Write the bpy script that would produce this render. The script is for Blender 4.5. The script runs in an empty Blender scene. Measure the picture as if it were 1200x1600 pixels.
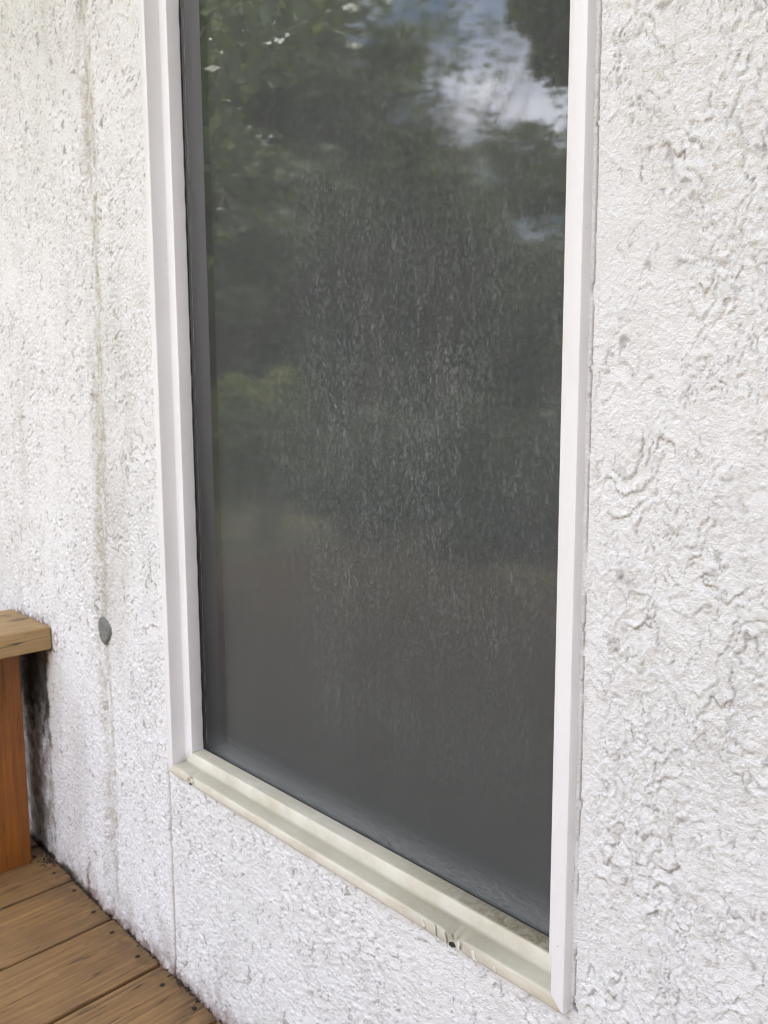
import bpy, bmesh, math, random
import numpy as np
from mathutils import Vector, Matrix
S = bpy.context.scene
C = S.collection
rad = math.radians

# ------------------------------------------------------------------ camera
cam = bpy.data.cameras.new('camera'); camo = bpy.data.objects.new('camera', cam); C.objects.link(camo); S.camera = camo
FL, YAW, PITCH, ROLL = 1244.5, rad(45.607), rad(6.955), rad(-0.256)
cam.sensor_fit = 'VERTICAL'; cam.sensor_height = 36.0; cam.lens = FL/1600*36.0
f = Vector((-math.sin(YAW)*math.cos(PITCH), math.cos(YAW)*math.cos(PITCH), -math.sin(PITCH)))
r = Vector((math.cos(YAW), math.sin(YAW), 0)); u = r.cross(f)
r2 = r*math.cos(ROLL)+u*math.sin(ROLL); u2 = u*math.cos(ROLL)-r*math.sin(ROLL)
M3 = Matrix((r2, u2, -f)).transposed()
camo.matrix_world = Matrix.Translation((0, -0.5, 0.76)) @ M3.to_4x4()
cam.clip_start = 0.01; cam.clip_end = 500
cam.dof.use_dof = True; cam.dof.focus_distance = 0.66; cam.dof.aperture_fstop = 12.0

# ------------------------------------------------------------------ world and sun
SUN_EL, SUN_AZ = rad(56), rad(22)          # azimuth from +Y towards +X: the sun stands behind the house
w = bpy.data.worlds.new('World'); S.world = w; w.use_nodes = True
nt = w.node_tree; nt.nodes.clear()
out = nt.nodes.new('ShaderNodeOutputWorld'); bg = nt.nodes.new('ShaderNodeBackground')
sky = nt.nodes.new('ShaderNodeTexSky'); sky.sky_type = 'NISHITA'; sky.sun_disc = False
sky.sun_elevation = SUN_EL; sky.sun_rotation = SUN_AZ; sky.dust_density = 1.2; sky.air_density = 1.0; sky.ozone_density = 1.0
tc = nt.nodes.new('ShaderNodeTexCoord'); mp = nt.nodes.new('ShaderNodeMapping'); mp.inputs['Scale'].default_value = (1, 1, 2.2); mp.inputs['Location'].default_value = (1.7, .4, 0)
cn = nt.nodes.new('ShaderNodeTexNoise'); cn.inputs['Scale'].default_value = 2.6; cn.inputs['Detail'].default_value = 7; cn.inputs['Roughness'].default_value = .6
cr = nt.nodes.new('ShaderNodeValToRGB'); cr.color_ramp.elements[0].position = .36; cr.color_ramp.elements[1].position = .53
mx = nt.nodes.new('ShaderNodeMix'); mx.data_type = 'RGBA'
mx.inputs[7].default_value = (10.0, 10.2, 11.4, 1)
nt.links.new(tc.outputs['Generated'], mp.inputs[0]); nt.links.new(mp.outputs[0], cn.inputs['Vector'])
nt.links.new(cn.outputs[0], cr.inputs[0]); nt.links.new(cr.outputs[0], mx.inputs[0])
nt.links.new(sky.outputs[0], mx.inputs[6]); nt.links.new(mx.outputs[2], bg.inputs[0])
bg.inputs[1].default_value = 0.12
nt.links.new(bg.outputs[0], out.inputs[0])
sl = bpy.data.lights.new('sun', 'SUN'); so = bpy.data.objects.new('sun', sl); C.objects.link(so)
sl.energy = 3.6; sl.angle = rad(.53); sl.color = (1, .95, .87)
sv = Vector((math.sin(SUN_AZ)*math.cos(SUN_EL), math.cos(SUN_AZ)*math.cos(SUN_EL), math.sin(SUN_EL)))
so.rotation_euler = sv.to_track_quat('Z', 'Y').to_euler(); so.location = (0, 3, 8)
S.view_settings.view_transform = 'Standard'; S.view_settings.look = 'None'
S.view_settings.exposure = 2.30; S.view_settings.gamma = 1
S.cycles.use_denoising = True
try: S.cycles.denoiser = 'OPENIMAGEDENOISE'
except Exception: pass
S.cycles.filter_width = 1.05; S.cycles.max_bounces = 10; S.cycles.diffuse_bounces = 5; S.cycles.transparent_max_bounces = 16

# ------------------------------------------------------------------ helpers
rng = np.random.default_rng(7); random.seed(5)
def link(o, parent=None):
    C.objects.link(o)
    if parent: o.parent = parent
    return o
def empty(name, loc=(0, 0, 0)):
    o = bpy.data.objects.new(name, None); o.location = loc; o.empty_display_size = .1; return link(o)
def tag(o, label=None, cat=None, group=None, kind=None):
    if label: o['label'] = label
    if cat: o['category'] = cat
    if group: o['group'] = group
    if kind: o['kind'] = kind
    return o
def build(name, bm, mat, parent=None, smooth=False, bevel=0, seg=2):
    me = bpy.data.meshes.new(name); bmesh.ops.recalc_face_normals(bm, faces=bm.faces[:]); bm.to_mesh(me); bm.free()
    for m in (mat if isinstance(mat, (list, tuple)) else [mat]): me.materials.append(m)
    if smooth: me.polygons.foreach_set('use_smooth', [True]*len(me.polygons))
    o = bpy.data.objects.new(name, me); link(o, parent)
    if bevel:
        b = o.modifiers.new('bevel', 'BEVEL'); b.width = bevel; b.segments = seg; b.limit_method = 'ANGLE'; b.angle_limit = rad(35)
    return o
def box(bm, a, b, mi=0):
    x0, y0, z0 = a; x1, y1, z1 = b
    v = [bm.verts.new(p) for p in ((x0,y0,z0),(x1,y0,z0),(x1,y1,z0),(x0,y1,z0),(x0,y0,z1),(x1,y0,z1),(x1,y1,z1),(x0,y1,z1))]
    for q in ((0,3,2,1),(4,5,6,7),(0,1,5,4),(1,2,6,5),(2,3,7,6),(3,0,4,7)):
        bm.faces.new([v[i] for i in q]).material_index = mi
def raw_mesh(name, verts, faces, mat, parent=None, smooth=False):
    me = bpy.data.meshes.new(name); verts = np.asarray(verts, np.float32); faces = np.asarray(faces, np.int32)
    n = faces.shape[1]
    me.vertices.add(len(verts)); me.vertices.foreach_set('co', verts.ravel())
    me.loops.add(faces.size); me.loops.foreach_set('vertex_index', faces.ravel())
    me.polygons.add(len(faces)); me.polygons.foreach_set('loop_start', np.arange(0, faces.size, n, dtype=np.int32))
    me.polygons.foreach_set('loop_total', np.full(len(faces), n, np.int32))
    if smooth: me.polygons.foreach_set('use_smooth', np.ones(len(faces), bool))
    me.update(calc_edges=True); me.materials.append(mat)
    return link(bpy.data.objects.new(name, me), parent)

# gradient noise on arrays
_perm = np.concatenate([rng.permutation(512)]*3)
_ga = rng.uniform(0, 2*np.pi, 512); _gx, _gy = np.cos(_ga), np.sin(_ga)
def pn(x, y, seed=0):
    x = x + seed*17.31; y = y - seed*9.7
    xi = np.floor(x).astype(np.int64); yi = np.floor(y).astype(np.int64)
    xf = x-xi; yf = y-yi; xi &= 511; yi &= 511
    def g(ix, iy, dx, dy):
        h = _perm[_perm[ix & 511]+(iy & 511)]; return _gx[h]*dx+_gy[h]*dy
    uu = xf*xf*xf*(xf*(xf*6-15)+10); vv = yf*yf*yf*(yf*(yf*6-15)+10)
    a = g(xi, yi, xf, yf); b = g(xi+1, yi, xf-1, yf); c = g(xi, yi+1, xf, yf-1); d = g(xi+1, yi+1, xf-1, yf-1)
    return ((a+(b-a)*uu)*(1-vv)+(c+(d-c)*uu)*vv)*1.5
def fbm(x, y, o=4, seed=0, g=.5):
    s = 0; a = 1; t = 0
    for i in range(o):
        s = s+a*pn(x*2**i, y*2**i, seed+i*3); t += a; a *= g
    return s/t*1.3
def sst(a, b, x):
    t = np.clip((x-a)/(b-a), 0, 1); return t*t*(3-2*t)

# ------------------------------------------------------------------ material helpers
class NT:
    def __init__(s, name):
        s.m = bpy.data.materials.new(name); s.m.use_nodes = True; s.t = s.m.node_tree; s.t.nodes.clear()
        s.o = s.t.nodes.new('ShaderNodeOutputMaterial')
    def n(s, typ, **kw):
        nd = s.t.nodes.new('ShaderNode'+typ)
        for k, v in kw.items(): setattr(nd, k, v)
        return nd
    def l(s, a, b): s.t.links.new(a, b)
    def val(s, sock, v):
        if isinstance(v, bpy.types.NodeSocket): s.l(v, sock)
        elif v is not None: sock.default_value = v
    def coord(s, scale=(1, 1, 1), obj=True):
        t = s.n('TexCoord'); m = s.n('Mapping'); m.inputs['Scale'].default_value = scale
        s.l(t.outputs['Object' if obj else 'Generated'], m.inputs[0]); return m.outputs[0]
    def noise(s, vec, sc, det=4, rough=.55, dist=0):
        n = s.n('TexNoise'); s.l(vec, n.inputs['Vector']); n.inputs['Scale'].default_value = sc
        n.inputs['Detail'].default_value = det; n.inputs['Roughness'].default_value = rough; n.inputs['Distortion'].default_value = dist
        return n.outputs[0]
    def ramp(s, fac, *st):
        r_ = s.n('ValToRGB'); s.l(fac, r_.inputs[0]); e = r_.color_ramp.elements
        while len(e) < len(st): e.new(.5)
        for i, (p, c) in enumerate(st):
            e[i].position = p; e[i].color = (c, c, c, 1) if isinstance(c, (int, float)) else (*c, 1)
        return r_.outputs[0]
    def mix(s, fac, a, b, mode='MIX'):
        m = s.n('Mix', data_type='RGBA', blend_type=mode)
        s.val(m.inputs[0], fac)
        for i, v in ((6, a), (7, b)):
            s.val(m.inputs[i], v if isinstance(v, bpy.types.NodeSocket) else (*v, 1))
        return m.outputs[2]
    def math(s, op, a, b=0., c=None):
        m = s.n('Math', operation=op); s.val(m.inputs[0], a); s.val(m.inputs[1], b)
        if c is not None: s.val(m.inputs[2], c)
        return m.outputs[0]
    def mrange(s, v, a, b, c=0., d=1., kind='SMOOTHSTEP'):
        m = s.n('MapRange', interpolation_type=kind); s.val(m.inputs[0], v)
        for i, q in enumerate((a, b, c, d)): m.inputs[i+1].default_value = q
        return m.outputs[0]
    def bump(s, h, st, dist, nrm=None):
        b = s.n('Bump'); s.val(b.inputs['Strength'], st); b.inputs['Distance'].default_value = dist; s.l(h, b.inputs['Height'])
        if nrm: s.l(nrm, b.inputs['Normal'])
        return b.outputs[0]
    def attr(s, name):
        a = s.n('Attribute', attribute_name=name); return a.outputs['Fac']
    def bsdf(s, col, rough=.5, nrm=None, **kw):
        p = s.n('BsdfPrincipled'); s.val(p.inputs['Base Color'], col if isinstance(col, bpy.types.NodeSocket) else (*col, 1))
        s.val(p.inputs['Roughness'], rough)
        if nrm: s.l(nrm, p.inputs['Normal'])
        for k, v in kw.items(): s.val(p.inputs[k.replace('_', ' ')], v)
        return p.outputs[0]
    def done(s, sh): s.l(sh, s.o.inputs[0]); return s.m
def xyz(n, vec):
    q = n.n('SeparateXYZ'); n.l(vec, q.inputs[0]); return q.outputs

# stucco
n = NT('white_stucco'); v = n.coord()
big = n.noise(v, 3.5, 4); mid = n.noise(v, 28, 4); fine = n.noise(v, 420, 3, .6); fine2 = n.noise(v, 1100, 2)
col = n.mix(n.ramp(big, (.35, 0), (.7, 1)), (.86, .848, .856), (.80, .80, .795))
col = n.mix(n.ramp(mid, (.5, 0), (.85, .35)), col, (.70, .66, .62))
col = n.mix(n.math('MULTIPLY', n.attr('crevice'), .78), col, (.30, .27, .25))  # crevices coloured darker: dirt plus the ledges' own shade painted in
speck = n.ramp(n.noise(v, 260, 2), (.66, 0), (.74, 1))
col = n.mix(n.math('MULTIPLY', speck, .16), col, (.35, .31, .28))
gr_ = n.math('ADD', n.math('MULTIPLY', n.noise(v, 620, 2, .6), .6), n.math('MULTIPLY', n.noise(v, 300, 2, .6), .4))
col = n.mix(n.ramp(gr_, (.34, .13), (.54, 0)), col, (.42, .41, .42))
col = n.mix(n.attr('stain'), col, (.47, .43, .37))
col = n.mix(n.attr('rust'), col, (.20, .125, .10))
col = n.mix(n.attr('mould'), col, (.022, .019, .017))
h = n.math('ADD', fine, n.math('MULTIPLY', fine2, .5))
stucco = n.done(n.bsdf(col, .88, n.bump(h, 1., .0017), Specular_IOR_Level=.08))

yF, yS, yG = -.0123, .0076, .0250
# painted white frame
def frame_mat(name, base, dirty, amount, rough=.42):
    n = NT(name); v = n.coord()
    cl = n.noise(v, 9, 5); fi = n.noise(n.coord((60, 60, 8)), 12, 3); sp = n.noise(v, 330, 1)
    col = n.mix(n.ramp(cl, (.3, 0), (.75, 1)), base, tuple(b*.93 for b in base))
    col = n.mix(n.math('MULTIPLY', n.ramp(n.noise(v, 22, 6, .65), (.42, 0), (.78, 1)), amount), col, dirty)
    col = n.mix(n.math('MULTIPLY', n.attr('grime_shade'), 1.), col, (.19, .165, .12))
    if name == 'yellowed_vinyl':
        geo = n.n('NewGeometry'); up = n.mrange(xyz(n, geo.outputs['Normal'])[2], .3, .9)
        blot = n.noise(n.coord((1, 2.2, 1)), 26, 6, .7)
        col = n.mix(n.math('MULTIPLY', up, n.ramp(blot, (.25, .35), (.75, .85))), col, (.42, .395, .295))  # upward faces painted darker: settled dirt together with shade from the eave
        px_, py_, pz_ = xyz(n, v)
        spl = n.noise(v, 150, 6, .8)
        cm = n.math('MULTIPLY', n.mrange(px_, -.56, -.36), n.mrange(py_, .0070, .0115))
        cm = n.math('MULTIPLY', cm, n.ramp(spl, (.30, .25), (.58, 1)))
        col = n.mix(n.math('MULTIPLY', cm, .9), col, (.14, .11, .06))
        # thin film of dirt in front of the hole and on the outer ledge
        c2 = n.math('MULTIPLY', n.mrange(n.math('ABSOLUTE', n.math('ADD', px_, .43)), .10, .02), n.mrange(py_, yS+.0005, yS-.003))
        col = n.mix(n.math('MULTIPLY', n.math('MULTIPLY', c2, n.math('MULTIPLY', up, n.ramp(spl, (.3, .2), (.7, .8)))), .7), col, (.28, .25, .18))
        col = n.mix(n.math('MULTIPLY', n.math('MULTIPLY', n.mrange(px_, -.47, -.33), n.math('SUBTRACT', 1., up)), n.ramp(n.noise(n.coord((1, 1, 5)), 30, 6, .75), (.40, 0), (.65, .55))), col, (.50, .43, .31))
    col = n.mix(n.ramp(sp, (.80, 0), (.83, .8)), col, (.12, .10, .08))
    return n.done(n.bsdf(col, n.mrange(cl, .3, .7, rough-.06, rough+.1), n.bump(n.math('ADD', fi, n.math('MULTIPLY', cl, 2.)), .12, .001)))
vinyl = frame_mat('white_vinyl', (.81, .795, .81), (.68, .65, .63), .22)
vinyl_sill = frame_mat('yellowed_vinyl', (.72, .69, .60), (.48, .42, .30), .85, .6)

# wood
def wood(name, c1, c2, c3, axis='Y', rough=.62, rot=0., scl=1., dark=1.):
    n = NT(name); st = {'Y': (1, .05, 1), 'Z': (1, 1, .05), 'X': (.05, 1, 1)}[axis]
    oi = n.n('ObjectInfo'); ma = n.n('VectorMath', operation='ADD'); v0 = n.n('TexCoord').outputs['Object']
    n.l(v0, ma.inputs[0]); sc = n.n('VectorMath', operation='SCALE'); sc.inputs[0].default_value = (31, 17, 9); n.l(oi.outputs['Random'], sc.inputs[3]); n.l(sc.outputs[0], ma.inputs[1])
    mp = n.n('Mapping'); mp.inputs['Scale'].default_value = st; n.l(ma.outputs[0], mp.inputs[0]); v = mp.outputs[0]
    warp = n.noise(v, 14, 2)
    g = n.noise(v, 90*scl, 6, .7, .6); g2 = n.noise(v, 300*scl, 3, .6); rings = n.n('TexWave', bands_direction='X' if axis != 'X' else 'Y', wave_profile='SAW'); n.l(v, rings.inputs['Vector'])
    rings.inputs['Scale'].default_value = 16; rings.inputs['Distortion'].default_value = 9; rings.inputs['Detail'].default_value = 3; rings.inputs['Detail Scale'].default_value = 1.4
    col = n.mix(n.ramp(g, (.3, 0), (.7, 1)), c1, c2)
    col = n.mix(n.math('MULTIPLY', rings.outputs['Fac'], .42), col, c3)
    col = n.mix(n.ramp(g2, (.42, .26), (.62, 0)), col, tuple(q*.6 for q in c3))
    bl = n.noise(ma.outputs[0], 11, 4)
    col = n.mix(n.ramp(bl, (.4, 0), (.75, .55)), col, c3)
    # long checks along the grain
    ck = n.noise(v, 62, 2, .5); line = n.ramp(ck, (.488, 0), (.5, 1), (.512, 0))
    ckm = n.math('MULTIPLY', line, n.ramp(n.noise(ma.outputs[0], 7, 2), (.40, 0), (.55, 1)))
    col = n.mix(n.math('MULTIPLY', ckm, .95*dark), col, (.035, .025, .018))
    # knots
    mpk = n.n('Mapping'); mpk.inputs['Scale'].default_value = {'Y': (1, .72, 1), 'Z': (1, 1, .72), 'X': (.72, 1, 1)}[axis]; n.l(ma.outputs[0], mpk.inputs[0])
    vo = n.n('TexVoronoi', feature='F1'); vo.inputs['Scale'].default_value = 5.5; vo.inputs['Randomness'].default_value = 1; n.l(mpk.outputs[0], vo.inputs['Vector'])
    kn = n.ramp(n.math('ADD', vo.outputs['Distance'], n.math('MULTIPLY', n.noise(ma.outputs[0], 60, 2), .05)), (.065, 1), (.10, 0))
    col = n.mix(n.math('MULTIPLY', kn, .75), col, tuple(q*.28 for q in c3))
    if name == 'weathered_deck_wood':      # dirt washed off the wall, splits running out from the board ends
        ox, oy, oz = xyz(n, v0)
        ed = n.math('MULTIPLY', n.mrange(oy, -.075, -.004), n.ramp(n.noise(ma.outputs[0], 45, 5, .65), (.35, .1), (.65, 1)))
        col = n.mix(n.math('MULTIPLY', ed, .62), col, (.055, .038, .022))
        mpx = n.n('Mapping'); mpx.inputs['Scale'].default_value = (1, .03, 1); n.l(ma.outputs[0], mpx.inputs[0])
        sl_ = n.ramp(n.noise(mpx.outputs[0], 75, 1, .4), (.493, 0), (.5, 1), (.507, 0))
        sp_ = n.math('MULTIPLY', sl_, n.math('MULTIPLY', n.mrange(oy, -.30, -.06), n.ramp(n.noise(ma.outputs[0], 9, 1), (.42, 0), (.52, 1))))
        col = n.mix(n.math('MULTIPLY', sp_, .9), col, (.03, .02, .012)); ckm = n.math('MAXIMUM', ckm, sp_)
    hh = n.math('ADD', g2, n.math('MULTIPLY', ckm, -3.)); hh = n.math('ADD', hh, n.math('MULTIPLY', rings.outputs['Fac'], .6))
    return n.done(n.bsdf(col, n.mrange(g, .3, .7, rough-.1, rough+.1), n.bump(hh, .5, .0008)))
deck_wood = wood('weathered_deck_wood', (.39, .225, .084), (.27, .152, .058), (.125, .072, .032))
cap_wood = wood('bench_cap_wood', (.50, .34, .15), (.42, .28, .12), (.29, .18, .08))
post_wood = wood('orange_stained_wood', (.33, .112, .012), (.26, .086, .009), (.16, .050, .007), axis='Z', rough=.45, dark=.3)

def plain(name, c, rough=.6, **kw):
    n = NT(name); v = n.coord(); q = n.noise(v, 30, 4)
    col = n.mix(q, tuple(x*.8 for x in c), tuple(min(1, x*1.2) for x in c))
    return n.done(n.bsdf(col, rough, n.bump(q, .2, .002), **kw))
black_rubber = plain('black_gasket', (.015, .015, .016), .5)
dark_sash = plain('dark_sash', (.03, .031, .035), .6)
screw_metal = plain('rusty_screw', (.03, .022, .018), .5, Metallic=.4)
soil = plain('dark_debris', (.035, .028, .02), .95)

# ------------------------------------------------------------------ setting: ground
n = NT('lawn_ground'); v = n.coord()
col = n.mix(n.noise(v, 1.2, 5), (.10, .14, .035), (.19, .17, .07)); col = n.mix(n.noise(v, 40, 3), col, (.06, .085, .02)); col = n.mix(n.ramp(n.noise(v, .35, 4), (.34, .2), (.50, .95)), col, (.46, .39, .17))
lawn = n.done(n.bsdf(col, .95, n.bump(n.noise(v, 60, 4), 1., .03)))
xs = np.linspace(-60, 60, 121); ys = np.linspace(-70, 50, 121); X, Y = np.meshgrid(xs, ys)
Z = -0.60+.05*fbm(X*.25, Y*.25, 3, 3)+np.where((Y < -22), (-22-Y)*.03, 0)
idx = np.arange(X.size).reshape(X.shape)
fc = np.stack([idx[:-1, :-1], idx[:-1, 1:], idx[1:, 1:], idx[1:, :-1]], -1).reshape(-1, 4)
tag(raw_mesh('ground', np.stack([X, Y, Z], -1).reshape(-1, 3), fc, lawn, smooth=True), kind='structure')

# ------------------------------------------------------------------ house
FX0, FX1, FZ0, FZ1 = -0.9010, -0.3045, 0.3022, 1.95       # outer outline of the window frame
house = empty('house', (-.6, 0, 0))
tag(house, 'white rough stucco house wall holding one tall narrow window with a white frame', 'house')
def hp(o):                                   # parent, keep world place
    o.parent = house; o.matrix_parent_inverse = Matrix.Translation((.6, 0, 0)); return o

# stucco: one sheet on a fine grid with real relief
def span(a, b, st): return np.linspace(a, b, max(2, int(round((b-a)/st))+1))[:-1]
gx = np.concatenate([span(-6, -1.75, .25), span(-1.75, -1.45, .004), span(-1.45, FX0, .00165), span(FX0, FX1, .0021), span(FX1, -.12, .00105), span(-.12, .12, .004), span(.12, 3.1, .2), [3.1]])
gz = np.concatenate([span(-.62, 0, .05), span(0, FZ0, .00125), span(FZ0, 1.47, .00145), span(1.47, FZ1, .012), span(FZ1, 2.45, .03), [2.45]])
X, Z = np.meshgrid(gx, gz)
near = sst(-.95, -.3, X)                                   # right side: wider trowel marks
wx = X+.010*pn(X*22, Z*16, 1)+.004*pn(X*70, Z*55, 2)+.0016*pn(X*230, Z*200, 22); wz = Z+.014*pn(X*20, Z*15, 4)+.004*pn(X*75, Z*60, 5)+.0016*pn(X*210, Z*220, 25)
wx1 = X+.0060*pn(X*75, Z*62, 201)+.0034*pn(X*150, Z*130, 202)+.0012*pn(X*320, Z*300, 203); wz1 = Z+.0045*pn(X*55, Z*60, 204)+.003*pn(X*140, Z*150, 205)
n1 = fbm(wx1*40, wz1*15, 1, 11, .4)*1.25
n2 = near*fbm(wx1*50+5, wz1*27, 2, 17, .4)+(1-near)*fbm(wx1*46+5, wz1*11, 2, 18, .4)
s1 = n1*2.0; saw1 = s1-np.floor(s1)
s2 = n2*1.7+.37; saw2 = s2-np.floor(s2)
m1 = (.60+.40*sst(-.25, .20, fbm(X*26, Z*18, 2, 31)))*sst(-.60, -.15, fbm(X*7, Z*5, 2, 33)+.10)
m2 = sst(-.30, .15, fbm(X*26, Z*20, 2, 37))*sst(-.45, .05, fbm(X*8, Z*6, 2, 39)+.15)
def sharp(q, k): return np.where(q < k, 1-q/k, 0.)          # right after the drop
led = lambda q: np.where(q > .90, (1-q)/.10, (q/.90)**2.2)
h1 = led(saw1)*m1; h2 = led(saw2)*m2
rough_m = sst(-.35, .35, fbm(X*9, Z*6, 3, 41)+.1)           # smooth and gritty areas
gritb = np.clip(fbm(wx*230, wz*215, 2, 51, .6), -.5, .5)+.35*fbm(wx*110, wz*100, 2, 55); grit2 = 1-np.abs(fbm(wx*95, wz*80, 2, 57))*2.2
s3 = fbm(wx*75+3, wz*36, 2, 101)*2.2; saw3 = s3-np.floor(s3); m3 = sst(-.25, .25, fbm(X*13, Z*9, 3, 103))*rough_m
h3 = np.where(saw3 > .85, (1-saw3)/.15, saw3/.85)*m3
H = .0006*h3+(.0016+.0003*near)*h1+.0010*h2+(.35+.65*rough_m)*((.0011-.0003*near)*gritb+.0005*np.clip(grit2, 0, 1))+.0004*gritb+.0006*fbm(X*14, Z*9, 2, 61)
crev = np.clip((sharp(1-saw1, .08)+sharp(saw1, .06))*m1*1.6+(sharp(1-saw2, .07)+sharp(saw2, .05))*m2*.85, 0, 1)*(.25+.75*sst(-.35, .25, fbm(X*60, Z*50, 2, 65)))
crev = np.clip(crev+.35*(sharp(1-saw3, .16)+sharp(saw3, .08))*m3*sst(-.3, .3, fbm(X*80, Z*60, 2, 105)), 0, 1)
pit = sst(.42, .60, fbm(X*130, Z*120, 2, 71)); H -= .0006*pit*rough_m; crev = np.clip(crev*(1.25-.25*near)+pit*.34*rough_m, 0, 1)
# smooth caulked margin beside the frame
dR = np.where(X > FX1-.001, X-FX1, 9); dL = np.where(X < FX0+.001, FX0-X, 9); dB = np.where(Z < FZ0+.001, FZ0-Z, 9)
inz = Z > FZ0-.012
marg = np.where(inz, np.clip(1-dR/(.019+.012*pn(X*0, Z*14, 5)), 0, 1), 0)
H = H*(1-.62*np.sqrt(marg))+.0018*marg; crev = crev*(1-.7*np.sqrt(marg))
# the vertical board joint under the frame's left corner
jx = -.9215+.0012*pn(Z*9, Z*0, 8)+.0006*pn(Z*60, Z*0, 9)
jd = np.abs(X-jx); jm = (Z < FZ0)
gro = np.exp(-(jd/.0021)**2)*jm; H = H*(1-.6*np.exp(-(jd/.006)**2)*jm)-.0035*gro
# drip streak: a shallow raised seam that runs the height of the wall
sx = -1.068-.038*np.clip((1.3-Z)/1.3, -1, 1.4)+.008*pn(Z*5, Z*0+3, 12)+.003*pn(Z*24, Z*0, 13)
sd = (X-sx)/.018
band = np.exp(-(np.abs(sd)**2.5))*sst(-.45, .25, fbm(X*40, Z*9, 3, 77)+.05)
H += .0026*np.exp(-(sd+1.1)**2*9)-.0016*np.exp(-sd**2*3)
stain = .85*band*(.45+.55*sst(-.2, .3, fbm(X*130, Z*60, 3, 78)))+.75*np.exp(-((sd-.9)/.22)**2)*sst(-.15, .4, fbm(X*90, Z*30, 3, 79))
stain += .30*sst(.1, .6, fbm(X*6, Z*1.6, 4, 83))*sst(-.3, -1.1, X)+.10*rough_m*sst(.0, .5, fbm(X*50, Z*30, 3, 84))
stain += .95*gro
# base of the wall
zb = np.clip(Z, 0, None)
edge = .010+.010*pn(X*13, X*0, 15)+.007*pn(X*50, X*0, 16)
base = np.exp(-zb/(.012+.012*np.clip(fbm(X*9, X*0+2, 3, 18)+.3, 0, 1)))
rust = np.clip(base*(1.0+.8*fbm(X*60, Z*60, 3, 19)), 0, .9)*.95
rust += .30*sst(.12, .5, fbm(X*16, Z*10, 4, 20))*np.exp(-zb/.07)
rust += .75*np.exp(-((X+1.185-.02*pn(Z*20, Z*0, 6)*1)/.004)**2)*sst(.07, .03, Z)
rust += .22*gro+.35*gro*sst(.25, .05, Z)
H += .003*np.exp(-zb/.012)*(1+fbm(X*40, Z*40, 3, 91))
# under and behind the bench
capx = sst(-1.262, -1.292, X+.010*fbm(X*60, Z*60, 2, 92))
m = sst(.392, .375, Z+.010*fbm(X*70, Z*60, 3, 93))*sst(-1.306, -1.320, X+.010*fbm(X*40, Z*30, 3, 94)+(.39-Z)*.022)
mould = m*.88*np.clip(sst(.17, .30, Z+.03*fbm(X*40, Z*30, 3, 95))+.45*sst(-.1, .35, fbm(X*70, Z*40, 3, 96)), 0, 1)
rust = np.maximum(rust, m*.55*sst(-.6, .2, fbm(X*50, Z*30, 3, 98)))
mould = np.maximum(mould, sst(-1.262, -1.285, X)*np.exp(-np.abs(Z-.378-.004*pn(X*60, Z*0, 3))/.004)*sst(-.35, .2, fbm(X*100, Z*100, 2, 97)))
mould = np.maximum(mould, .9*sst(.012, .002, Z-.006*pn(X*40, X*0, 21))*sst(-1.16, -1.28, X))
cap_d = np.abs(Z-.4205-.004*np.clip(pn(X*70, X*0, 22), 0, 1))
rust = np.maximum(rust, sst(-1.285, -1.30, X)*sst(-1.49, -1.44, X)*np.exp(-np.clip(Z-.419, 0, 9)/(.0075+.006*pn(X*70, X*0, 23)))*.85*(Z > .415)*sst(-.5, .1, fbm(X*90, Z*90, 2, 24)+.1))
rust = np.maximum(rust, .6*sst(.004, .001, np.abs(np.hypot((X+1.274)/.8, Z-.401)-.010)))
# black gap right of the frame, dark hole at its lower right corner
crk = (np.abs(X-(FX1+.0030+.0009*pn(Z*30, Z*0, 27)+.0005*pn(Z*120, Z*0, 28))) < .00055)*(Z > FZ0)*(sst(-.5, -.1, pn(Z*40, Z*0, 29)+.1))
H -= .0022*crk; rust = np.maximum(rust, .7*crk)
hole = sst(1.0, .5, np.hypot((X-FX1-.0035+.6*(Z-FZ0-.002))/.0022, (Z-FZ0-.002)/.0040)); H -= .004*hole; mould = np.maximum(mould, hole)
Hh = np.where((Z < -.01) | (Z > 2.2) | (X < -2) | (X > .4), 0, H)
mk = ~((X[:-1, :-1] > FX0-1e-6) & (X[1:, 1:] < FX1+1e-6) & (Z[:-1, :-1] > FZ0-1e-6) & (Z[1:, 1:] < FZ1+1e-6))
V = np.stack([X, -Hh, Z], -1).reshape(-1, 3)
idx = np.arange(X.size).reshape(X.shape)
fc = np.stack([idx[:-1, :-1], idx[:-1, 1:], idx[1:, 1:], idx[1:, :-1]], -1)[mk].reshape(-1, 4)
used = np.zeros(len(V), bool); used[fc.ravel()] = True; remap = np.cumsum(used)-1
nvs = int(used.sum())
# the rest of the house shell (thick wall behind the sheet, side and back walls), same mesh
ex = []; ef = []
def ebox(a, b):
    k = nvs+len(ex); x0, y0, z0 = a; x1, y1, z1 = b
    ex.extend([(x0,y0,z0),(x1,y0,z0),(x1,y1,z0),(x0,y1,z0),(x0,y0,z1),(x1,y0,z1),(x1,y1,z1),(x0,y1,z1)])
    ef.extend([[k+i for i in q] for q in ((0,3,2,1),(4,5,6,7),(0,1,5,4),(1,2,6,5),(2,3,7,6),(3,0,4,7))])
ebox((-6, .006, -.62), (FX0-.004, .18, 2.45)); ebox((FX1+.004, .006, -.62), (3.1, .18, 2.45))
ebox((FX0-.003, .006, -.62), (FX1+.003, .18, FZ0-.002)); ebox((FX0-.003, .006, FZ1), (FX1+.003, .18, 2.45))
ebox((-6, .182, -.62), (-5.8, 6, 2.45)); ebox((2.9, .182, -.62), (3.1, 6, 2.45)); ebox((-5.79, 5.8, -.62), (2.89, 6, 2.45))
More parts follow.
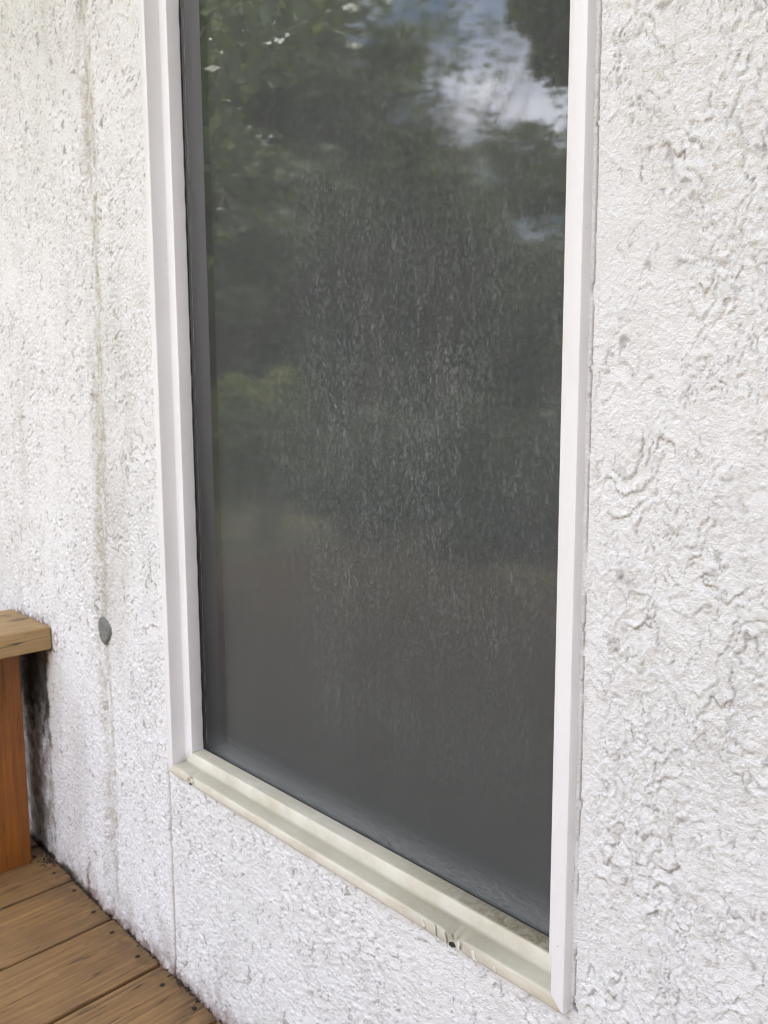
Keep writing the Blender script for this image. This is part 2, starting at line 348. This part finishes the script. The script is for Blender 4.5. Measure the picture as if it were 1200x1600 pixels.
wall = raw_mesh('stucco_wall', np.concatenate([V[used], np.array(ex)]), np.concatenate([remap[fc], np.array(ef)]), stucco, smooth=True)
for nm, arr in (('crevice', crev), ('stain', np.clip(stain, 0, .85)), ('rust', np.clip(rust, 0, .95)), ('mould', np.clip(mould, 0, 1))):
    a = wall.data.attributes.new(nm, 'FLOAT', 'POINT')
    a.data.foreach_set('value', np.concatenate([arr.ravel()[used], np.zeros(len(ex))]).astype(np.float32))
hp(wall)
# roof with a deep eave
bm = bmesh.new()
def prism(bm, prof, x0, x1):
    a = [bm.verts.new((x0, y, z)) for y, z in prof]; b = [bm.verts.new((x1, y, z)) for y, z in prof]
    bm.faces.new(a[::-1]); bm.faces.new(b)
    for i in range(len(prof)): j = (i+1) % len(prof); bm.faces.new((a[i], a[j], b[j], b[i]))
prism(bm, [(-1.25, 2.47), (6.6, 2.47), (6.6, 2.62), (2.8, 3.85), (-1.25, 2.64)], -6.4, 3.4)
roofm = plain('roof_shingle', (.10, .09, .085), .9)
hp(build('roof', bm, roofm))

# ------------------------------------------------------------------ window
yF, yS, yG = -.0123, .0076, .0250                            # front face, step, glass
wf, ws = .0125, .0150                                        # face width, step width
# profile across a member: (distance inward from the outer edge, y)
prof = [(0, .02), (0, yF+.0022), (.0006, yF+.0006), (.0022, yF), (wf-.0022, yF), (wf-.0006, yF+.0006), (wf, yF+.0022),
        (wf, yS-.0030), (wf+.0007, yS-.0010), (wf+.0025, yS), (wf+ws-.0014, yS), (wf+ws-.0004, yS+.0004), (wf+ws, yS+.0014),
        (wf+ws+.0004, yG-.0004), (wf+ws+.0004, .060), (0, .060)]
def member(axis_from, axis_to, inward, mat, name, nseg=60):
    """sweeps the profile with mitred ends; inward = direction in (x,z)"""
    P0 = Vector(axis_from); P1 = Vector(axis_to); L = P1-P0; d = L.normalized(); inn = Vector(inward)
    vs = []; k = len(prof)
    for i in range(nseg+1):
        for (o, y) in prof:
            t = i/nseg; a = P0+inn*o+d*o; b = P1+inn*o-d*o      # 45 degree mitres
            q = a.lerp(b, t); vs.append((q.x, y, q.y))
    fs = []
    for i in range(nseg):
        for j in range(k):
            j2 = (j+1) % k; fs.append((i*k+j, i*k+j2, (i+1)*k+j2, (i+1)*k+j))
    bm = bmesh.new(); vv = [bm.verts.new(p) for p in vs]
    for q in fs: bm.faces.new([vv[i] for i in q])
    bm.faces.new(vv[:k]); bm.faces.new(vv[-k:][::-1])
    return bm
g = .0002
parts = bmesh.new()
def merge(dst, src):
    me = bpy.data.meshes.new('tmp'); src.to_mesh(me); src.free(); dst.from_mesh(me); bpy.data.meshes.remove(me)
merge(parts, member((FX0, FZ0+g), (FX0, FZ1-g), (1, 0), None, 'l', 140))
merge(parts, member((FX1, FZ0+g), (FX1, FZ1-g), (-1, 0), None, 'r', 140))
merge(parts, member((FX0+g, FZ1), (FX1-g, FZ1), (0, -1), None, 't'))
def grime_shade_attr(o, fn):
    a = o.data.attributes.new('grime_shade', 'FLOAT', 'POINT')
    co = np.zeros(len(o.data.vertices)*3, np.float32); o.data.vertices.foreach_get('co', co); co = co.reshape(-1, 3)
    a.data.foreach_set('value', np.clip(fn(co[:, 0].astype(float), co[:, 1].astype(float), co[:, 2].astype(float)), 0, 1).astype(np.float32))
def shade_sm(o, ang=40):
    o.data.polygons.foreach_set('use_smooth', [True]*len(o.data.polygons))
    try: o.data.set_sharp_from_angle(angle=rad(ang))
    except Exception: pass
window = build('window', parts, vinyl); shade_sm(window)
grime_shade_attr(window, lambda x, y, z: .5*np.exp(-np.clip(z-FZ0-.014, 0, 9)/.006)*sst(-.004, .004, y)*(x < -.6)+.35*np.exp(-np.clip(z-FZ0, 0, 9)/.02)*(x > -.6)*sst(-.004, .01, y))
hp(window); window['label'] = 'tall narrow window with white vinyl frame and dusty grey glass'
def wp(o):
    o.parent = window; o.matrix_parent_inverse = Matrix.Identity(4); return o
SB = member((FX0+g, FZ0), (FX1-g, FZ0), (0, 1), None, 'b', 420)
# chipped edge: push the lower front edge in at two spots
for vtx in SB.verts:
    x, y, z = vtx.co
    for cx, wd, dp in ((-.846, .006, .0030), (-.4165, .0075, .0038), (-.408, .004, .002)):
        k = math.exp(-((x-cx)/wd)**2)
        if y < yF+.004 and z > FZ0+.004 and z < FZ0+wf+.001: vtx.co.z -= dp*k*(.6+.8*random.random()); vtx.co.y += .0022*k
        elif y < yF+.004: vtx.co.y += .0012*k*random.random()
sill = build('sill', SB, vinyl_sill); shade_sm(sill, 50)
def sg(x, y, z):
    gq = .85*np.exp(-np.clip(FX1-.028-x, 0, 9)/.045)*sst(yS-.001, yS+.006, y)*sst(-.6, .5, fbm(x*60, y*90, 3, 3)+.2)
    gq += .30*sst(-.2, .5, fbm(x*14, y*60, 3, 5))*sst(-.35, .0, x+.62-.0)*0
    gq += .25*np.exp(-((x+.42)/.05)**2)*(y > yF-.001)*(y < yS-.0005)
    for cx, r_ in ((-.846, .0035), (-.4165, .005)):
        gq += 1.2*np.exp(-(((x-cx)/r_)**2+((z-FZ0-.010)/.004)**2))*(y < yF+.003)
    gq += .55*(y > yS-.0030)*(y < yS+.0003)*(z < FZ0+wf+.0030)*(1-np.clip((z-FZ0-wf)/.004,0,1))  # dark line in the step's inner corner: occlusion painted into the colour
    gq += .6*np.exp(-np.clip(x-FX0-wf, 0, 9)/.0012)*(z < FZ0+wf+.002)*(y > yF+.003)+.6*np.exp(-np.clip(x-FX0-wf-ws, 0, 9)/.0012)*(y > yS+.001)
    return gq+.10*np.clip(fbm(x*30, z*200, 3, 7), 0, 1)
grime_shade_attr(sill, sg); wp(sill)
sill['label'] = 'yellowed bottom rail with chipped edge'
# paint flakes and chips lying on / lifting off the sill edge
paint = plain('lifted_paint', (.74, .72, .66), .5)
bm = bmesh.new()
def flake(bm, x, z, y, w_, h_, curl, ang, th=.0003):
    nx, nz = 5, 5; grid = []
    ca, sa = math.cos(ang), math.sin(ang); jit = [1+.25*random.uniform(-1, 1) for _ in range(12)]
    for s_ in (0, 1):
        for i in range(nx):
            for j in range(nz):
                a = (i/(nx-1)-.5)*w_*jit[j]; b = (j/(nz-1)-.5)*h_*jit[5+i]
                yy = y-curl*((i/(nx-1))**2)-s_*th
                grid.append(bm.verts.new((x+a*ca-b*sa, yy, z+a*sa+b*ca)))
    for s_ in (0, 1):
        o_ = s_*nx*nz
        for i in range(nx-1):
            for j in range(nz-1):
                q = [grid[o_+i*nz+j], grid[o_+(i+1)*nz+j], grid[o_+(i+1)*nz+j+1], grid[o_+i*nz+j+1]]
                bm.faces.new(q if s_ else q[::-1])
    ring = [i*nz for i in range(nx)]+[(nx-1)*nz+j for j in range(1, nz)]+[i*nz+nz-1 for i in range(nx-2, -1, -1)]+[j for j in range(nz-2, 0, -1)]
    for a, b in zip(ring, ring[1:]+ring[:1]): bm.faces.new((grid[a], grid[b], grid[nx*nz+b], grid[nx*nz+a]))
for (x, z, w_, h_, cu, an) in ((-.450, .309, .0032, .008, .0006, .5), (-.4345, .3075, .0016, .013, .0018, .1), (-.4225, .308, .0022, .012, .0022, .25),
                               (-.4085, .3065, .0035, .009, .0014, -.1), (-.392, .3065, .0045, .0085, .0006, .4), (-.370, .306, .003, .004, .0005, .2),
                               (-.8405, .3085, .005, .006, .0012, -.3), (-.8520, .309, .003, .005, .0012, .5)):
    flake(bm, x, z, yF-.0001, w_, h_, cu, an)
pf = build('peeling_paint', bm, paint, smooth=True); pf.parent = sill; pf['kind'] = 'stuff'
bm = bmesh.new()
for cx, cz, a_, b_ in ((-.4165, .3042, .0034, .0018), (-.845, .3042, .0022, .0014)):
    bm = bmesh.new()
    ring = [bm.verts.new((cx+a_*math.cos(t)*(1+.3*random.uniform(-1, 1)), yF-.00035-0.0002*random.random(), cz+b_*math.sin(t)*(1+.3*random.uniform(-1, 1)))) for t in np.linspace(0, 2*math.pi, 15)[:-1]]
    bk = [bm.verts.new((v_.co.x, yF+.004, v_.co.z)) for v_ in ring]
    bm.faces.new(ring); bm.faces.new(bk[::-1])
    for i in range(14): j = (i+1) % 14; bm.faces.new((ring[i], bk[i], bk[j], ring[j]))
    ph = build('chip_hole', bm, soil); ph.parent = sill

# gasket between frame and glass
GX0, GX1, GZ0, GZ1 = FX0+wf+ws+.0004, FX1-wf-ws-.0004, FZ0+wf+ws+.0004, FZ1-wf-ws-.0004
bm = bmesh.new(); t = .0009; y0, y1 = yG-.0009, yG+.004; e = .0001
box(bm, (GX0+e, y0, GZ0+e), (GX0+t, y1, GZ1-e)); box(bm, (GX1-t, y0, GZ0+e), (GX1-e, y1, GZ1-e))
box(bm, (GX0+t+e, y0, GZ0+e), (GX1-t-e, y1, GZ0+t)); box(bm, (GX0+t+e, y0, GZ1-t), (GX1-t-e, y1, GZ1-e))
bmesh.ops.subdivide_edges(bm, edges=[e_ for e_ in bm.edges if e_.calc_length() > .3], cuts=150, use_grid_fill=False)
for vtx in bm.verts: vtx.co.y += .0004*math.sin(vtx.co.z*611)*math.sin(vtx.co.z*173+1)
wp(build('gasket', bm, black_rubber))

# glass
n = NT('dusty_window_glass'); v = n.coord()
X_, Y_, Z_ = xyz(n, v)
# dust flecks that ran down the pane
warp = n.noise(v, 24, 2); 
mp = n.n('Mapping'); mp.inputs['Scale'].default_value = (1, 1, .38); n.l(v, mp.inputs[0])
fl = n.noise(mp.outputs[0], 480, 4, .7, 1.2); flm = n.ramp(fl, (.47, 0), (.68, 1))
mp3 = n.n('Mapping'); mp3.inputs['Scale'].default_value = (1, 1, .12); n.l(v, mp3.inputs[0])
run = n.ramp(n.noise(mp3.outputs[0], 150, 4, .65, .4), (.34, .1), (.70, 1))
dx = n.math('DIVIDE', n.math('ADD', X_, .545), .175); dz = n.math('DIVIDE', n.math('ADD', Z_, -.775), .24)
rr = n.math('SQRT', n.math('ADD', n.math('MULTIPLY', dx, dx), n.math('MULTIPLY', dz, dz)))
rr = n.math('ADD', rr, n.math('MULTIPLY', n.math('ADD', n.noise(v, 9, 4), -.5), 1.3))
patch = n.math('MULTIPLY', n.mrange(rr, .2, 1.9, 1., .0), n.ramp(n.noise(n.coord((1, 1, .5)), 16, 4, .6), (.32, .35), (.68, 1)))
flecks = n.math('MULTIPLY', n.math('MULTIPLY', flm, n.math('ADD', n.math('MULTIPLY', run, .8), .25)), n.math('ADD', n.math('MULTIPLY', patch, .33), .06))
film = n.math('ADD', n.math('MULTIPLY', n.noise(v, 5, 4), .05), n.mrange(Z_, .35, 1.0, .030, .020, 'LINEAR'))
low = n.math('MULTIPLY', n.math('MULTIPLY', n.mrange(Z_, GZ0+.008, GZ0+.040, 1., 0.), n.mrange(Z_, GZ0, GZ0+.006, .25, 1.)), n.math('MULTIPLY', n.ramp(n.noise(n.coord((1, 1, 3)), 120, 6, .8), (.34, .10), (.68, 1)), .24))
dust = n.math('ADD', n.math('ADD', flecks, film), low)
dust = n.math('MULTIPLY', n.math('MINIMUM', n.math('ADD', dust, .02), .6), n.mrange(X_, GX0+.006, GX0+.075, .22, 1.))
hgt = n.math('ADD', n.noise(v, 6, 2), n.math('MULTIPLY', fl, .0))
nb = n.bump(fl, n.math('MULTIPLY', n.math('ADD', patch, .015), .045), .0006)
fr = n.n('Fresnel'); fr.inputs['IOR'].default_value = 1.5
fr2 = n.math('MULTIPLY', n.math('MULTIPLY', n.math('MULTIPLY', fr.outputs[0], 2.0), n.mrange(Z_, .34, 1.0, .28, 1.)), n.mrange(Z_, .325, .39, .3, 1.))
gl = n.n('BsdfGlossy'); gl.inputs['Roughness'].default_value = .0; gl.inputs['Color'].default_value = (1, 1, 1, 1); n.l(nb, gl.inputs['Normal'])
n.l(n.math('ADD', n.mrange(rr, .2, 2.0, .012, .002), n.mrange(Z_, .40, .84, .14, .0)), gl.inputs['Roughness'])
tr = n.n('BsdfTransparent'); tr.inputs[0].default_value = (.80, .82, .80, 1)
df = n.n('BsdfDiffuse'); df.inputs[0].default_value = (.58, .61, .61, 1)
m1_ = n.n('MixShader'); n.l(fr2, m1_.inputs[0]); n.l(tr.outputs[0], m1_.inputs[1]); n.l(gl.outputs[0], m1_.inputs[2])
m2_ = n.n('MixShader'); n.l(dust, m2_.inputs[0]); n.l(m1_.outputs[0], m2_.inputs[1]); n.l(df.outputs[0], m2_.inputs[2])
glassm = n.done(m2_.outputs[0])
bm = bmesh.new()
q = [bm.verts.new(p) for p in ((GX0-.002, yG, GZ0-.002), (GX1+.002, yG, GZ0-.002), (GX1+.002, yG, GZ1+.002), (GX0-.002, yG, GZ1+.002))]
bm.faces.new(q)
gp = build('glass_pane', bm, glassm); gp.data.update()
if gp.data.polygons[0].normal.y > 0: gp.data.flip_normals()
wp(gp)
# dark sash spacer behind the glass at the sides
bm = bmesh.new()
for sgn, xx in ((1, GX0), (-1, GX1)):
    a, b = sorted((xx-.004*sgn, xx+.0035*sgn)); box(bm, (a, yG+.005, GZ0-.004), (b, yG+.0338, GZ1+.004))
box(bm, (GX0+.0036, yG+.005, GZ0-.004), (GX1-.0036, yG+.0338, GZ0+.0005)); box(bm, (GX0+.0036, yG+.005, GZ1-.003), (GX1-.0036, yG+.0338, GZ1+.004))
wp(build('spacer', bm, dark_sash))
# grey roller shade behind
n = NT('grey_shade_cloth'); v = n.coord()
wv = n.n('TexWave', bands_direction='Z', wave_profile='SIN'); n.l(v, wv.inputs['Vector']); wv.inputs['Scale'].default_value = 28; wv.inputs['Distortion'].default_value = 1.5; wv.inputs['Detail'].default_value = 2
c_ = n.mix(n.noise(v, 3, 3), (.036, .039, .042), (.050, .052, .055)); c_ = n.mix(n.math('MULTIPLY', wv.outputs[0], .10), c_, (.04, .042, .045))
shadem = n.done(n.bsdf(c_, .9))
bm = bmesh.new(); box(bm, (GX0-.01, yG+.034, GZ0-.01), (GX1+.01, yG+.0365, GZ1+.01))
wp(build('roller_shade', bm, shadem))

# ------------------------------------------------------------------ mortar patch on the wall
bm = bmesh.new(); rings = []
pc = (-1.0865, .4515)
for k_, (rr_, yy) in enumerate(((1.03, .001), (1., -.0046), (.93, -.0060), (.6, -.0056), (.25, -.0050))):
    ring = []
    for i in range(28):
        t_ = i/28*2*math.pi; jj = 1+.10*math.sin(3*t_+1)+.05*math.sin(7*t_)
        ring.append(bm.verts.new((pc[0]+.0155*rr_*jj*math.cos(t_)-.1*.018*math.sin(t_), yy-.0006*math.sin(i*2.3+k_), pc[1]+.0185*rr_*jj*math.sin(t_))))
    rings.append(ring)
for a, b in zip(rings, rings[1:]):
    for i in range(28): j = (i+1) % 28; bm.faces.new((a[i], a[j], b[j], b[i]))
bm.faces.new(rings[-1])
n = NT('grey_mortar'); v = n.coord(); q_ = n.noise(v, 260, 4, .7)
mort = n.done(n.bsdf(n.mix(q_, (.10, .105, .10), (.32, .32, .30)), .95, n.bump(q_, 1., .003)))
o = build('mortar_patch', bm, mort, smooth=True); tag(hp(o)); 
o['label'] = 'small oval grey mortar patch'

# ------------------------------------------------------------------ deck
deck = empty('deck', (0, 0, 0)); tag(deck, 'brown weathered timber deck of boards running away from the wall', 'deck', kind='structure')
pitch, bw, th = .1445, .1395, .036
k0 = -1.1
lo, hi = -17, 17
for k in range(lo, hi):
    x0 = k0+k*pitch+.0025; x1 = x0+bw
    bm = bmesh.new(); xm = (x0+x1)/2
    box(bm, (x0-xm, -2.5+.01*random.random(), -th), (x1-xm, -.0035-.003*random.random(), 0))
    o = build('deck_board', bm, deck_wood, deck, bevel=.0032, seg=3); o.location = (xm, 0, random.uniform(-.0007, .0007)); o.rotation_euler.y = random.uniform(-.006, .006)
    if -1.5 < x0 < -.6:
        for sx_ in (-.036, .038):
            for yy in (-.021, -.43):
                bs = bmesh.new(); px_ = sx_+random.uniform(-.004, .004); y_ = yy+random.uniform(-.005, .005)
                # recess rim and head
                bmesh.ops.create_circle(bs, cap_ends=True, radius=.0034, segments=16, matrix=Matrix.Translation((px_, y_, .0007)))
                res_ = bmesh.ops.create_cone(bs, cap_ends=True, radius1=.0028, radius2=.0022, depth=.001, segments=14, matrix=Matrix.Translation((px_, y_, .0012)))
                build('screw', bs, screw_metal, o)
bm = bmesh.new()
for yy in (-.06, -.46, -.86, -1.26, -1.66, -2.06, -2.40): box(bm, (-3.5, yy-.02, -.23), (1.4, yy+.02, -th-.003))
box(bm, (-3.55, -2.55, -.25), (1.4, -2.505, -th-.003))
build('joist', bm, deck_wood, deck)

# debris in the corner where the wall meets the deck
bm = bmesh.new()
for i in range(400):
    if i < 330:
        x = random.uniform(-1.40, -.78); d = abs(random.gauss(0, .003)); cl = math.sin(x*41)+math.sin(x*97+2)
        if cl < -.1 and random.random() < .75: continue
    else: x = random.gauss(-1.325, .012); d = abs(random.gauss(0, .012))
    s_ = random.uniform(.0005, .0016)
    mt = Matrix.Translation((x, -.0035-d, .0008)) @ Matrix.Rotation(random.uniform(0, 6.28), 4, (random.random(), random.random(), random.random()+.1)) @ Matrix.Diagonal((s_*random.uniform(1, 2.6), s_, s_*.7, 1))
    bmesh.ops.create_icosphere(bm, subdivisions=1, radius=1, matrix=mt)
o = build('leaf_litter', bm, soil); tag(o, 'dark crumbs of dirt and leaf litter along the foot of the wall', 'dirt', kind='stuff')

# ------------------------------------------------------------------ bench
bench = empty('bench', (-1.37, -.2, 0)); tag(bench, 'low timber bench with tan top board on orange stained legs, its end against the wall', 'bench')
def bp(o): o.parent = bench; o.matrix_parent_inverse = Matrix.Translation((1.37, .2, 0)); return o
bm = bmesh.new(); box(bm, (-1.460, -.345, .3815), (-1.2875, -.0015, .4195)); bp(build('seat', bm, cap_wood, bevel=.003, seg=3))
bm = bmesh.new(); box(bm, (-1.435, -.1245, .0), (-1.3425, -.0345, .3812)); o = bp(build('leg', bm, post_wood, bevel=.002)); 
bm = bmesh.new(); box(bm, (-1.435, -.325, .0), (-1.3425, -.235, .3812)); bp(build('leg', bm, post_wood, bevel=.002))
bm = bmesh.new(); box(bm, (-1.405, -.234, .27), (-1.367, -.1255, .3812)); bp(build('rail', bm, post_wood, bevel=.002))

# ------------------------------------------------------------------ yard seen in the glass
def leaf_mat(name, c1, c2):
    n = NT(name); v = n.coord(); c = n.mix(n.noise(v, 1.6, 3), c1, c2)
    geo = n.n('NewGeometry'); c = n.mix(n.math('MULTIPLY', geo.outputs['Random Per Island'], .5), c, c2)
    d = n.n('BsdfDiffuse'); n.l(c, d.inputs[0]); tl = n.n('BsdfTranslucent'); n.l(n.mix(.5, c, (.25, .32, .05)), tl.inputs[0])
    gg = n.n('BsdfGlossy'); gg.inputs['Roughness'].default_value = .35
    m = n.n('MixShader'); m.inputs[0].default_value = .4; n.l(d.outputs[0], m.inputs[1]); n.l(tl.outputs[0], m.inputs[2])
    m2 = n.n('MixShader'); m2.inputs[0].default_value = .06; n.l(m.outputs[0], m2.inputs[1]); n.l(gg.outputs[0], m2.inputs[2])
    return n.done(m2.outputs[0])
leafA = leaf_mat('maple_leaves', (.055, .085, .032), (.105, .14, .055))
leafB = leaf_mat('shrub_leaves', (.035, .05, .022), (.055, .07, .03)); leafC = leaf_mat('sunlit_yellow_leaves', (.16, .21, .03), (.28, .31, .06))  # leafC: yellow green leaves, brightened so the colour carries sunlight
bark = plain('bark', (.09, .07, .05), .95)
def leaves(cent, n_leaf, size, seed):
    g_ = np.random.default_rng(seed)
    P_ = []
    for (c, rx, ry, rz, wgt) in cent:
        k = int(n_leaf*wgt)
        d = g_.normal(size=(k, 3)); d /= np.linalg.norm(d, axis=1)[:, None]
        rr_ = g_.uniform(.25, 1, k)**.45; P_.append(np.array(c)+d*rr_[:, None]*np.array([rx, ry, rz]))
    P_ = np.concatenate(P_); k = len(P_)
    a = g_.normal(size=(k, 3)); a /= np.linalg.norm(a, axis=1)[:, None]
    b = np.cross(a, g_.normal(size=(k, 3))); b /= np.linalg.norm(b, axis=1)[:, None]
    s_ = size*g_.uniform(.6, 1.3, k)[:, None]
    V_ = np.stack([P_-a*s_, P_-b*s_*.55, P_+a*s_, P_+b*s_*.55], 1).reshape(-1, 3)
    return V_, np.arange(k*4).reshape(-1, 4)
def tube(bm, p, q, r0, r1, seg=8):
    p = Vector(p); q = Vector(q); d = (q-p).normalized(); a = d.orthogonal().normalized(); b = d.cross(a)
    A = [bm.verts.new(p+(a*math.cos(t)+b*math.sin(t))*r0) for t in [i*2*math.pi/seg for i in range(seg)]]
    B = [bm.verts.new(q+(a*math.cos(t)+b*math.sin(t))*r1) for t in [i*2*math.pi/seg for i in range(seg)]]
    for i in range(seg): j = (i+1) % seg; bm.faces.new((A[i], A[j], B[j], B[i]))
    bm.faces.new(B)
def polar(az, R): return (-R*math.sin(rad(az)), .55-R*math.cos(rad(az)))
def tree(az, R, zc, rx, rz, nl, seed, label, size=.09, clumps=26, zlow=None):
    x, y = polar(az, R); g_ = random.Random(seed)
    t = empty('tree', (x, y, -.62)); tag(t, label, 'tree', 'trees standing across the yard')
    bm = bmesh.new(); zz = -.05; top = zc+.62; p = Vector((0, 0, zz)); r0 = rx*.075
    pts = [Vector((g_.uniform(-.12, .12)*i, g_.uniform(-.12, .12)*i, zz+(top-zz)*i/5)) for i in range(6)]
    for i in range(5): tube(bm, pts[i], pts[i+1], r0*(1-.16*i), r0*(1-.16*(i+1)), 10)
    cent = []
    for i in range(clumps):
        th_ = g_.uniform(0, 6.28); ph_ = g_.uniform(-1, 1); rr_ = g_.uniform(.35, .95)
        c = Vector((rx*rr_*math.cos(th_)*math.sqrt(1-ph_*ph_*.8), rx*rr_*math.sin(th_)*math.sqrt(1-ph_*ph_*.8), zc+.62+rz*ph_*.85))
        sz = g_.uniform(.18, .36)*rx; cent.append((tuple(c), sz, sz, sz*.7, 1/clumps))
        st_ = pts[g_.choice((2, 3, 4))]; tube(bm, st_, c, r0*.28, r0*.06, 5)
    build('trunk', bm, bark, t)
    V_, F_ = leaves(cent, nl, size, seed); raw_mesh('crown', V_, F_, leafA, t)
    return t
tree(57, 12.5, 4.3, 3.2, 3.5, 26000, 1, 'broad leafy tree nearest the deck, reflected in the left of the glass', clumps=34)
tree(61, 13, 4.2, 3.6, 3.6, 22000, 2, 'leafy tree at the far left of the yard behind the shrubs', clumps=34)
tree(41, 12, 5.0, 2.2, 1.5, 2600, 12, 'thin open crowned tree whose loose leaves break up the bright sky', size=.06, clumps=34)
tree(43.5, 15, 3.1, 2.9, 2.2, 19000, 3, 'lower rounded tree under the gap of bright sky', clumps=30)
tree(33, 17, 3.7, 3.4, 2.5, 22000, 4, 'small round tree farthest to the right across the yard', clumps=30)
tree(28, 8.5, 4.95, 1.4, 1.3, 7500, 5, 'high branched tree whose crown hangs over the right of the bright sky', clumps=22)
tree(57, 22, 4.5, 4.5, 4.2, 20000, 6, 'tall tree standing behind the rounded tree', size=.13, clumps=34)
tree(68, 7.5, 3.4, 2.4, 2.4, 16000, 8, 'leafy tree close to the left end of the deck', clumps=26)
tree(37, 21, 3.0, 4.2, 3.6, 18000, 14, 'wide tree at the back of the yard between the rounded and the small tree', size=.12, clumps=30)
tree(47.5, 11.5, 4.9, 1.35, 1.5, 7000, 15, 'narrow high crowned tree at the left edge of the bright sky', size=.07, clumps=22)
tree(5, 16, 3.4, 3.6, 3.0, 16000, 9, 'tree standing straight out from the window across the lawn', clumps=26)
tree(-25, 13, 3.8, 3.6, 3.2, 16000, 10, 'tree standing behind the photographer to the right', clumps=26)
def shrub(az, R, rx, h_, nl, seed, label):
    x, y = polar(az, R); g_ = random.Random(seed); t = empty('shrub', (x, y, -.62)); tag(t, label, 'shrub', 'shrubs along the edge of the lawn')
    bm = bmesh.new(); cent = []
    for i in range(9):
        c = (g_.uniform(-.6, .6)*rx, g_.uniform(-.6, .6)*rx, h_*g_.uniform(.3, .75)); cent.append((c, rx*.5, rx*.5, h_*.28, 1/9)); tube(bm, (0, 0, -.02), c, .02, .006, 5)
    build('stem', bm, bark, t); V_, F_ = leaves(cent, nl, .05, seed); raw_mesh('crown', V_, F_, leafC if 'yellow' in label else leafB, t)
shrub(47, 7.0, .85, 1.5, 6000, 21, 'rounded shrub nearest the bench side of the lawn')
shrub(41, 7.6, .9, 1.6, 6000, 22, 'rounded shrub second from the bench side of the lawn')
shrub(35, 7.2, .95, 1.5, 6000, 23, 'rounded shrub third from the bench side of the lawn')
shrub(29, 7.8, .9, 1.7, 6000, 24, 'rounded shrub farthest from the bench along the lawn')
shrub(54, 8.4, .6, 1.9, 4500, 25, 'sunlit yellow green shrub in front of the garden shed')
# garden shed with low fence, dim in the reflection
x, y = polar(55.5, 17); shed = empty('shed', (x, y, -.62)); tag(shed, 'grey timber garden shed beyond the lawn with a low dark roof', 'shed'); shed.rotation_euler.z = rad(35)
shw = plain('grey_boards', (.12, .115, .11), .9)
bm = bmesh.new(); box(bm, (-2.0, -1.4, 0), (2.0, 1.4, 2.0)); build('wall', bm, shw, shed)
bm = bmesh.new(); prism(bm, [(-1.7, 2.003), (1.7, 2.003), (1.7, 2.1), (0, 2.9), (-1.7, 2.1)], -2.3, 2.3); build('roof', bm, roofm, shed)
bm = bmesh.new(); box(bm, (-.45, 1.402, .02), (.45, 1.44, 1.85)); build('door', bm, plain('shed_door', (.2, .19, .17), .8), shed)

# unseen timber screen added at the right to block light from that side
scr = empty('light_blocker_screen', (1.15, -1.75, 0)); tag(scr, 'brown timber screen added out of view at the right of the deck to block light', 'screen')
pm = wood('screen_wood', (.13, .08, .045), (.10, .06, .035), (.07, .045, .03))
for i in range(14):
    bm = bmesh.new(); box(bm, (-.01, -1.6, .05+i*.15), (.01, 1.6, .05+i*.15+.14)); build('board', bm, pm, scr)
for yy in (-.65, -.22, .5, 1.50):
    bm = bmesh.new(); box(bm, (.011, yy, 0), (.10, yy+.09, 2.2)); build('post', bm, pm, scr)
# dense hedge closing the far edge of the lawn
g_ = np.random.default_rng(77); cent = []
for i in range(90):
    az_ = -20+i*1.1; x, y = polar(az_, 27+1.5*math.sin(i*1.7)); cent.append(((x, y, 2.1+.8*math.sin(i*.9)*math.sin(i*.37)), 1.5, 1.5, 3.0, 1/90))
V_, F_ = leaves(cent, 80000, .16, 77); hd = raw_mesh('far_woodland', V_, F_, leafA); tag(hd, 'dense leafy edge of woodland closing off the far lawn', 'woodland', kind='stuff')
